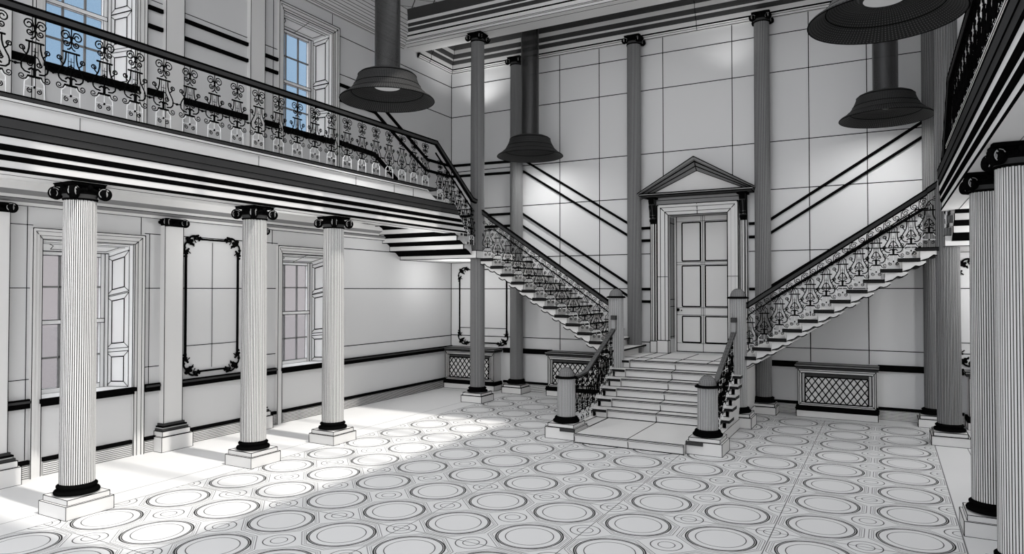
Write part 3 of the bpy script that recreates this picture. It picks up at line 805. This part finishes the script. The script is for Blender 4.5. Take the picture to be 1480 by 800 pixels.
# ------------------------------------------------------------------ door and doorcase
def doorcase():
    root = empty('door_1', (CX, BY, LZ), None, None); root['kind'] = 'structure'
    ox, oy, oz = CX, BY, LZ
    LY = BY + .42   # leaf face
    def B(m, x0, x1, y0, y1, z0, z1, mt, ink=0): m.box(x0 - ox, x1 - ox, y0 - oy, y1 - oy, z0 - oz, z1 - oz, mt, ink)
    def Ln(m, p, q, px=1): m.line((p[0] - ox, p[1] - oy, p[2] - oz), (q[0] - ox, q[1] - oy, q[2] - oz), px)
    m = M([], ox, oy, oz); B(m, DX0, DX1, LY, LY + .08, DZ0, DZ1, CLAY)
    x0, x1 = -4.20, -3.00; xm = (x0 + x1) / 2
    cols = ((x0 + .14, xm - .055), (xm + .055, x1 - .06)); rows = ((1.32, 1.90), (2.12, 3.03), (3.14, 4.0))
    for a, b in cols:
        for c, d in rows:
            B(m, a, b, LY - .012, LY, c, d, CLAY); 
            for p, q in (((a, c), (b, c)), ((b, c), (b, d)), ((b, d), (a, d)), ((a, d), (a, c))): Ln(m, (p[0], LY - .014, p[1]), (q[0], LY - .014, q[1]), 1.6)
    for z in (1.30, 1.93, 2.09, 3.06, 3.11, 4.03): Ln(m, (x0, LY - .002, z), (x1, LY - .002, z), .5)
    Ln(m, (xm, LY - .004, DZ0), (xm, LY - .004, DZ1), .7); Ln(m, (xm - .04, LY - .004, 1.3), (xm - .04, LY - .004, DZ1), .5); Ln(m, (xm + .04, LY - .004, 1.3), (xm + .04, LY - .004, DZ1), .5)
    Ln(m, (x0 + .01, LY - .004, DZ0), (x0 + .01, LY - .004, DZ1), 1)
    Ln(m, (x0, LY - .004, DZ0 + .01), (x1, LY - .004, DZ0 + .01), 1)
    leaf = m.build('door_leaf', root)
    m = M([], ox, oy, oz); m.ball((x0 + .05 - ox, LY - .05 - oy, 2.045 - oz), .035, IRON, 8); m.lathe([(.02, 0), (.02, .05)], IRON, 10, (x0 + .05 - ox, LY - .055 - oy, 2.045 - oz), axis='y')
    m.ball((x0 + .12 - ox, LY - .015 - oy, 2.03 - oz), .016, IRON, 6); m.build('door_handle', leaf)
    # reveal panelling left/right/top
    m = M([], ox, oy, oz)
    for x, s in ((DX0, 1), (DX1, -1)):
        for y in (.05, .12, .2, .3, .36): Ln(m, (x + s * .004, BY + y, DZ0 + .3), (x + s * .004, BY + y, DZ1 - .03), .7)
        for z in (1.45, 2.12, 2.28, 3.98): Ln(m, (x + s * .004, BY + .05, z), (x + s * .004, BY + .4, z + (.0)), .8)
    for y in (.1, .3): Ln(m, (DX0, BY + y, DZ1 - .004), (DX1, BY + y, DZ1 - .004), .8)
    m.build('reveal_panel', root)
    # architrave
    m = M([], ox, oy, oz)
    for a, b, d in ((.23, .17, .14), (.17, .08, .11), (.08, 0, .08)):
        yf = BY - d
        B(m, DX0 - a, DX0 - b, yf, BY, 1.38, DZ1 + b, CLAY); B(m, DX1 + b, DX1 + a, yf, BY, 1.38, DZ1 + b, CLAY); B(m, DX0 - a, DX1 + a, yf, BY, DZ1 + b, DZ1 + a, CLAY)
        for x in (DX0 - a, DX1 + a): Ln(m, (x, yf - .001, 1.38), (x, yf - .001, DZ1 + a), 1.1)
        Ln(m, (DX0 - a, yf - .001, DZ1 + a), (DX1 + a, yf - .001, DZ1 + a), 1)
    for x in (DX0, DX1): Ln(m, (x, BY - .082, 1.38), (x, BY - .082, DZ1), 1.2)
    Ln(m, (DX0, BY - .082, DZ1), (DX1, BY - .082, DZ1), 1)
    Ln(m, (DX0 - .23, BY - .142, DZ1 + .23), (DX0, BY - .082, DZ1), 1); Ln(m, (DX1 + .23, BY - .142, DZ1 + .23), (DX1, BY - .082, DZ1), 1)
    Ln(m, (CX, BY - .142, DZ1 + .23), (CX, BY - .082, DZ1), .9)
    for x in (DX0, DX1 + .23): Ln(m, (x - .23, BY - .142, 2.78), (x, BY - .142, 2.78), .7)
    for a, b in ((DX0 - .24, DX0 + .01), (DX1 - .01, DX1 + .24)): B(m, a, b, BY - .155, BY, LZ, 1.38, CLAY, 1)
    m.build('architrave', root)
    # side pilaster strips
    for xa in (-4.63, -2.70):
        m = M([], ox, oy, oz); B(m, xa, xa + .14, BY - .12, BY, LZ, 3.96, CLAY)
        for t in (0, .035, .085, .105, .14): Ln(m, (xa + t, BY - .121, LZ + .25), (xa + t, BY - .121, 3.96), 1)
        B(m, xa - .01, xa + .15, BY - .135, BY, LZ, 1.36, CLAY, .9); m.build('pilaster_strip', root)
        # scroll console
        m = M([], ox, oy, oz)
        pr = [(0, 4.50), (.30, 4.50), (.31, 4.44), (.28, 4.38), (.22, 4.34), (.17, 4.25), (.15, 4.15), (.16, 4.08), (.19, 4.03), (.18, 3.98), (.14, 3.955), (0, 3.95)]
        xx = xa + .01
        m.prof(pr, lambda u, v, t: (xx + .12 * t - ox, BY - u - oy, v - oz), [IRON, IRON, IRON, DENSE, DENSE, DENSE, MID, DENSE, IRON, IRON, IRON, IRON], ends=DENSE)
        for z in (4.03, 4.1, 4.0): B(m, xx - .01, xx + .13, BY - .20, BY - .15, z, z + .025, IRON)
        for t in (.0, .03, .09, .12): Ln(m, (xx + t, BY - .17, 4.08), (xx + t, BY - .25, 4.36), 1.3)
        B(m, xx - .04, xx + .16, BY - .33, BY, 4.49, 4.53, IRON)
        m.build('scroll_console', root)
    # frieze
    m = M([], ox, oy, oz); B(m, -4.50, -2.70, BY - .10, BY, DZ1 + .23, 4.53, GREY)
    Ln(m, (-4.5, BY - .101, 4.47), (-2.7, BY - .101, 4.47), .8); m.build('frieze', root)
    # pediment
    cx = -3.6; hw = 1.20; m = M([], ox, oy, oz)
    B(m, cx - hw + .03, cx + hw - .03, BY - .36, BY, 4.53, 4.56, DENSE); B(m, cx - hw, cx + hw, BY - .40, BY, 4.56, 4.60, GREY)
    Ln(m, (cx - hw, BY - .401, 4.60), (cx + hw, BY - .401, 4.60), 1.4); Ln(m, (cx - hw, BY - .401, 4.56), (cx + hw, BY - .401, 4.56), 1.4)
    m.build('pediment_cornice', root)
    m = M([], ox, oy, oz); ap = 5.32
    m.add([(cx - hw + .1 - ox, BY - .12 - oy, 4.6 - oz), (cx + hw - .1 - ox, BY - .12 - oy, 4.6 - oz), (cx - ox, BY - .12 - oy, 5.22 - oz)], [(0, 1, 2)], CLAY); m.build('tympanum', root)
    m = M([], ox, oy, oz)
    # raking cornice: layered bands (distance down from top line, projection)
    for s in (-1, 1):
        def pt(t, drop, pr):   # t 0 at eave .. 1 at apex
            ex = cx + s * (hw + .04) * (1 - t); return (ex - ox, BY - pr - oy, 4.60 + .01 + (ap - 4.60) * t - drop - oz)
        prof = [(0, 0), (0, .42), (.055, .40), (.085, .33), (.10, .33), (.17, .22), (.18, .22), (.26, .13)]
        mt = [GREY, MID, MID, CLAY, MID, CLAY, MID, MID]
        for i in range(len(prof) - 1):
            (d0, p0), (d1, p1) = prof[i], prof[i + 1]
            m.add([pt(0, d0 * .35, p0), pt(1, d0, p0), pt(1, d1, p1), pt(0, d1 * .35, p1)], [(0, 1, 2, 3)], mt[i])
            if i in (1, 3, 4, 6): m.line(pt(0, d0 * .35, p0 + .002), pt(1, d0, p0 + .002), 1.2)
        m.line(pt(0, .26 * .35, .13), pt(1, .26, .13), 1.2)
    m.line((cx - ox, BY - .422 - oy, ap - oz), (cx - ox, BY - .14 - oy, ap - .26 - oz), 1)
    m.build('raking_cornice', root)
doorcase()

# ------------------------------------------------------------------ radiator cabinets
def radiator(x0, x1, label):
    root = empty('radiator_cabinet', ((x0 + x1) / 2, BY, 0), label, 'radiator cover', 'lattice fronted radiator cabinets')
    w = (x1 - x0) / 2; D = .36
    yf = -D
    m = M([], (x0 + x1) / 2, BY); m.box(-w + .03, w - .03, yf + .03, 0, .22, .94, CLAY)
    # picture-frame front
    for a, b, c, d in ((-w + .03, w - .03, .22, .28), (-w + .03, w - .03, .86, .94), (-w + .03, -w + .10, .22, .94), (w - .10, w - .03, .22, .94)): m.box(a, b, yf + (0 if d - c < .1 else .002), yf + .03, c, d, CLAY)
    def R(i, px, c=0): m.path([(-w + i, yf - .002, .22 + i - .03 - c), (w - i, yf - .002, .22 + i - .03 - c), (w - i, yf - .002, .94 - i * 1.1 + .03), (-w + i, yf - .002, .94 - i * 1.1 + .03)], px, closed=True)
    R(.03, .9); R(.06, .8); R(.10, 1.2)
    for sx in (-1, 1):
        m.line((sx * (w - .03), yf - .002, .22), (sx * (w - .1), yf - .002, .29), .8); m.line((sx * (w - .03), yf - .002, .93), (sx * (w - .1), yf - .002, .84), .8)
    m.box(-w + .15, w - .15, yf - .012, yf + .01, .80, .855, DENSE)
    m.build('body', root)
    m = M([], (x0 + x1) / 2, BY); m.box(-w, w, yf - .03, 0, 0, .13, CLAY, .8); m.build('plinth', root)
    m = new(); m.box(-w - .01, w + .01, yf - .045, 0, .13, .22, IRON); m.box(-w - .02, w + .02, yf - .055, 0, .15, .18, IRON); m.build('base_moulding', root)
    m = M([], (x0 + x1) / 2, BY); m.box(-w - .01, w + .01, yf - .03, 0, .94, .99, DENSE); m.box(-w - .03, w + .03, yf - .055, 0, .99, 1.03, MID, 1); m.build('top', root)
    # lattice
    m = M([], (x0 + x1) / 2, BY)
    a, b, c, d = -w + .16, w - .16, .285, .79
    m.box(a, b, yf - .004, yf - .002, c, d, CLAY)
    n = 9; px = (b - a) / n; pz = (d - c) / 3.0
    def clip(p, q):
        # clip segment to rect
        (x1_, z1_), (x2, z2) = p, q; t0, t1 = 0, 1
        for pp, qq in ((-(x2 - x1_), x1_ - a), (x2 - x1_, b - x1_), (-(z2 - z1_), z1_ - c), (z2 - z1_, d - z1_)):
            if abs(pp) < 1e-9:
                if qq < 0: return None
            else:
                t = qq / pp
                if pp < 0: t0 = max(t0, t)
                else: t1 = min(t1, t)
        if t0 >= t1: return None
        return (x1_ + (x2 - x1_) * t0, z1_ + (z2 - z1_) * t0), (x1_ + (x2 - x1_) * t1, z1_ + (z2 - z1_) * t1)
    for i in range(-5, n + 6):
        for s in (1, -1):
            xs = a + i * px; L = clip((xs, c), (xs + s * px * 3, d))
            if L: m.line((L[0][0], yf - .012, L[0][1]), (L[1][0], yf - .012, L[1][1]), 1.25)
    m.path([(a, yf - .012, c), (b, yf - .012, c), (b, yf - .012, d), (a, yf - .012, d)], 1.4, closed=True)
    m.build('lattice_grille', root)
radiator(-9.98, -8.50, 'radiator cabinet with lattice front in the left back corner behind the tall column')
radiator(-7.08, -5.62, 'radiator cabinet partly hidden under the left flight behind the newel')
radiator(-1.60, -.17, 'wide lattice radiator cabinet under the right flight, fully in view')
radiator(1.24, 2.66, 'radiator cabinet glimpsed between the right-hand columns')

# ------------------------------------------------------------------ carved frames
def carved_frame(loc, rz, w, h, label):
    root = empty('carved_wall_frame', loc, label, 'wall frame', None, rz)
    hw, hh = w / 2, h / 2
    m = new(); t = .028
    for a, b, c, d in ((-hw - t/2, -hw + t/2, -hh + .2, hh - .2), (hw - t/2, hw + t/2, -hh + .2, hh - .2), (-hw + .18, hw - .18, hh - t/2, hh + t/2), (-hw + .18, hw - .18, -hh - t/2, -hh + t/2)):
        m.box(a, b, -.03, 0, c, d, IRON)
    m.build('bead', root)
    rnd = random.Random(7)
    for sx in (-1, 1):
        for sz in (-1, 1):
            m = new(); c = Vector((sx * hw, -.02, sz * hh))
            def P(u, v): return (c.x - sx * u, -.02, c.z - sz * v)
            # s-curves inward along both sides
            A = [(.30, .0), (.24, -.015), (.19, -.045), (.13, -.05), (.08, -.03), (.05, .01)]
            Bc = [(.0, .34), (.01, .28), (-.025, .22), (-.035, .15), (-.02, .09), (.02, .05)]
            m.path([P(*p) for p in A], m=IRON, w=.034); m.path([P(*p) for p in Bc], m=IRON, w=.034)
            for u, v, r in ((.05, .04, .045), (.09, .075, .03), (.02, .0, .03), (.10, .03, .028), (.19, -.045, .026), (.22, -.06, .018), (.16, -.01, .022), (.26, -.03, .018), (.24, .02, .016), (.13, .09, .02), (-.03, .15, .024), (.02, .2, .026), (.045, .17, .018), (-.035, .24, .02), (.0, .3, .022), (-.03, .29, .016), (.02, .24, .018), (.33, .0, .016)):
                m.ball(P(u, v), r, IRON, 6)
            # leaf tips
            for u, v, du, dv in ((.20, -.05, .06, .05), (.14, .0, .04, .06), (.03, .2, .05, .04), (.1, .08, .05, .04)):
                m.line(P(u, v), P(u + du, v + dv), m=IRON, w=.02)
            m.build('corner_ornament', root)
    m = M([], loc[0], loc[1], loc[2]); m.line((0, -.004, -hh + .05), (0, -.004, hh - .04), .8); m.line((-hw, -.004, -hh * .6), (hw, -.004, -hh * .6), .8); m.build('panel_joint', root)
carved_frame((LX + .003, 7.83, 2.24), PI / 2, 1.02, 2.18, 'tall black carved frame on the left wall between two pilasters')
carved_frame((-9.05, BY - .003, 2.08), 0, 1.39, 1.86, 'black carved frame on the back wall behind the tall left column')
carved_frame((mir(-9.05), BY - .003, 2.08), 0, 1.39, 1.86, 'black carved frame glimpsed between the right-hand columns')

# ------------------------------------------------------------------ beam, cornices, ceiling
def beam():
    m = new(); ya, yb = 13.02, 13.62
    P = [(yb, 8.27), (ya, 8.27), (ya, 8.33), (ya - .015, 8.35), (ya - .015, 8.42), (ya - .03, 8.43), (ya - .04, 8.46), (ya - .04, 8.53), (ya - .07, 8.56), (ya - .09, 8.60), (ya - .09, 8.63), (ya - .12, 8.66), (ya - .14, 8.69), (ya - .14, 8.76), (ya - .18, 8.79), (ya - .24, 8.86), (ya - .30, 8.95), (yb, 8.95)]
    K = [CLAY, CLAY, CLAY, CLAY, CLAY, IRON, CLAY, DENSE, DENSE, CLAY, DENSE, DENSE, CLAY, DENSE, DENSE, DENSE, CLAY, CLAY]
    m.prof(P, lambda u, v, t: (LX + (RX - LX) * t, u, v), K, ends=CLAY)
    for i in (1, 2, 3): m.line((LX, P[i][0] - .002, P[i][1]), (RX, P[i][0] - .002, P[i][1]), .7)
    m.line((LX, 13.2, 8.268), (RX, 13.2, 8.268), .6)
    m.build('trim_40', kind='structure')
    # back bay cornice, three sides
    Q = [(0, 8.14), (.05, 8.14), (.06, 8.19), (.09, 8.21), (.10, 8.24), (.10, 8.34), (.14, 8.37), (.17, 8.42), (.17, 8.47), (.21, 8.50), (.24, 8.56), (.24, 8.66), (.30, 8.70), (.42, 8.83), (.42, 9.1), (0, 9.1)]
    KQ = [CLAY, CLAY, CLAY, IRON, CLAY, DENSE, DENSE, CLAY, DENSE, DENSE, CLAY, DENSE, DENSE, DENSE, CLAY, CLAY]
    KQ[1] = CLAY
    m = new()
    m.prof(Q, lambda u, v, t: (LX + u + ((RX - 2 * u) - LX) * t, BY - u, v), KQ, ends=False)
    m.prof(Q, lambda u, v, t: (LX + u, 13.6 + (BY - u - 13.6) * t, v), KQ, ends=False)
    for i in (1, 2): m.line((LX + Q[i][0], BY - Q[i][0], Q[i][1]), (RX, BY - Q[i][0], Q[i][1]), .8); m.line((LX + Q[i][0], BY - Q[i][0], Q[i][1]), (LX + Q[i][0], 13.6, Q[i][1]), .8)
    for i in range(1, 12): m.line((LX + Q[i][0], BY - Q[i][0], Q[i][1]), (LX + Q[i + 1][0], BY - Q[i + 1][0], Q[i + 1][1]), .8)
    for i in range(1, 12): m.line((LX + Q[i][0], 14.05, Q[i][1]), (LX + Q[i + 1][0], 14.05, Q[i + 1][1]), .8)
    for i in range(1, 12): m.line((-3.6, BY - Q[i][0], Q[i][1]), (-3.6, BY - Q[i + 1][0], Q[i + 1][1]), .8)
    m.build('trim_41', kind='structure')
    # main room cornice on left wall: fine reeded
    Qm = [(0, 8.18), (.04, 8.18), (.06, 8.22), (.09, 8.24), (.10, 8.30), (.12, 8.36), (.15, 8.40), (.17, 8.47), (.20, 8.52), (.22, 8.60), (.25, 8.66), (.26, 8.76), (.32, 8.84), (.36, 8.95), (0, 8.95)]
    m = new(); m.prof(Qm, lambda u, v, t: (LX + u, FY + (13.02 - FY) * t, v), CLAY, ends=False)
    for u, v in Qm[1:-1]: m.line((LX + u, FY, v), (LX + u, 13.02, v), .75)
    m.prof(Qm, lambda u, v, t: (RX - u, FY + (13.02 - FY) * t, v), CLAY, ends=False)
    m.build('trim_42', kind='structure')
beam()
SK = (-4.75, -.55, 3.85, 11.25)
def ceiling():
    m = new(); t = .25
    m.box(LX, SK[0], FY, 13.6, CEIL, CEIL + t, COFFER); m.box(SK[1], RX, FY, 13.6, CEIL, CEIL + t, COFFER)
    m.box(SK[0], SK[1], SK[3], 13.6, CEIL, CEIL + t, COFFER); m.box(SK[0], SK[1], FY, SK[2], CEIL, CEIL + t, COFFER)
    m.box(LX - .5, RX, 13.6, BY + .6, 9.1, 9.4, CLAY)
    m.build('ceiling', kind='structure')
    r = empty('roof_lantern', ((SK[0] + SK[1]) / 2, (SK[2] + SK[3]) / 2, CEIL + .2), 'glazed roof opening high over the hall with slim bars', 'skylight')
    m = new()
    for y in (5.85, 7.78, 9.6): m.box(-2.1, 2.1, y - 7.55 - .05, y - 7.55 + .05, 0, .1, CLAY)
    m.build('glazing_bars', r)
ceiling()

# ------------------------------------------------------------------ pendant lamps
lampsrc = None
def lamp(x, y, z, label):
    global lampsrc
    root = empty('pendant_lamp', (x, y, z), label, 'lamp', 'bell-shaped pendant lamps')
    if lampsrc is None:
        m = new(); out = [(.755, .0), (.76, .015), (.74, .035), (.66, .085), (.585, .15), (.53, .23), (.49, .32), (.465, .395), (.44, .425), (.37, .455), (.22, .475)]
        m.lathe(out, SHADE, 72, uv=True)
        inn = [(.755, .0), (.73, .015), (.65, .065), (.575, .13), (.51, .20), (.42, .24), (.24, .25)]
        m.lathe(inn, SHADE, 72, uv=True)
        for r_, z_ in ((.757, .002), (.533, .23), (.468, .395), (.575, .128), (.62, .118)):
            m.path([(r_ * math.cos(a * PI / 36), r_ * math.sin(a * PI / 36), z_) for a in range(73)], m=IRON, w=.011)
        a = m.build('shade', root)
        m = new(); m.lathe([(.245, .245), (.24, .22), (.205, .215)], DENSE, 40); m.lathe([(.205, .215), (.001, .214)], GLOW, 40); b = m.build('diffuser', root)
        m = new(); H_ = 9.1 - z; m.lathe([(.205, .47), (.205, H_ - .18)], TUBE, 40)
        for r_, z_ in ((.207, .475),): m.path([(r_ * math.cos(a_ * PI / 20), r_ * math.sin(a_ * PI / 20), z_) for a_ in range(41)], m=IRON, w=.012)
        c = m.build('tube', root)
        lampsrc = (a, b, c)
    else:
        for o in lampsrc: dup(o, root, (0, 0, 0))
    return root
LZL = 5.555
LAMPS = [(-7.09, 8.82, 'bell lamp hanging upper left in front of the second gallery window'), (-7.2, 14.12, 'smallest bell lamp, hanging behind the beam above the left flight'),
         (0.0, 8.32, 'largest bell lamp, cut by the top edge of the picture'), (0.0, 14.0, 'bell lamp hanging at right beside the tall column')]
for x, y, lab in LAMPS: lamp(x, y, LZL - (.18 if (x == 0 and y < 10) else 0), lab)

# ------------------------------------------------------------------ lights, world, camera
def light(name, kind, loc, energy, **kw):
    l = bpy.data.lights.new(name, kind); l.energy = energy
    for k, v in kw.items(): setattr(l, k, v)
    o = bpy.data.objects.new(name, l); C.objects.link(o); o.location = loc; return o
s = light('sun', 'SUN', (0, 0, 20), 3.0, angle=math.radians(1.6), color=(1, .965, .91))
d = Vector((-1, .03, -1.6)); s.rotation_euler = d.to_track_quat('-Z', 'Y').to_euler()
for x, y, lab in LAMPS:
    o = light('lamp_light', 'SPOT', (x, y, LZL + .20), 240, spot_size=math.radians(170), spot_blend=1, shadow_soft_size=.2)
# added upward spots without fixtures, brightening the back bay cornice
for x, e in ((-9.0, 75), (-2.9, 26), (1.6, 26)):
    o = light('cornice_fill', 'SPOT', (x, 14.55, 6.9), e, spot_size=math.radians(125), spot_blend=1, shadow_soft_size=.15)
    o.rotation_euler = (PI, 0, 0)
# added fill points, no fixtures, brightening under the galleries and the corner landings
for x, y, z, e in ((-9.0, 3.2, 3.3, 22), (-8.8, 7.8, 3.3, 20), (-8.7, 11.6, 3.2, 24), (-8.9, 13.7, 2.95, 26), (2.0, 13.9, 2.95, 40), (1.9, 12.1, 3.2, 62)):
    light('gallery_fill', 'POINT', (x, y, z), e, shadow_soft_size=.14)
w = bpy.data.worlds.new('sky'); bpy.context.scene.world = w; w.use_nodes = True
n = w.node_tree; bg = n.nodes['Background']
tc = n.nodes.new('ShaderNodeTexCoord'); sp = n.nodes.new('ShaderNodeSeparateXYZ'); n.links.new(tc.outputs['Generated'], sp.inputs[0])
def mr(v, a, b, c, e):
    x = n.nodes.new('ShaderNodeMapRange'); n.links.new(v, x.inputs[0])
    for i, q in enumerate((a, b, c, e)): x.inputs[i + 1].default_value = q
    x.interpolation_type = 'SMOOTHSTEP'; return x.outputs[0]
low = mixcol(n, mr(sp.outputs[2], .10, .17, 0, 1), (.47, .44, .46, 1), (.29, .46, .66, 1))
side = mr(sp.outputs[0], -.75, .1, 0, 1)     # brighter, hazier sky away from the window side
up = mr(sp.outputs[2], .36, .55, 0, 1)
f1 = math_node(n, 'MAXIMUM', side, up)
col = mixcol(n, f1, low, (2.45, 2.47, 2.53, 1))
n.links.new(col, bg.inputs[0]); bg.inputs[1].default_value = 1.0

cam = bpy.data.cameras.new('camera'); co = bpy.data.objects.new('camera', cam); C.objects.link(co)
co.location = (0, 0, 2.5); co.rotation_euler = (math.radians(90 + 1.0374), 0, math.radians(28.517))
cam.lens = 36 * 998.13 / 1480; cam.sensor_width = 36; cam.clip_end = 300; cam.clip_start = .05
sc = bpy.context.scene; sc.camera = co
sc.view_settings.view_transform = 'Standard'; sc.view_settings.look = 'None'; sc.view_settings.gamma = 1; sc.view_settings.use_curve_mapping = False
sc.view_settings.exposure = 0
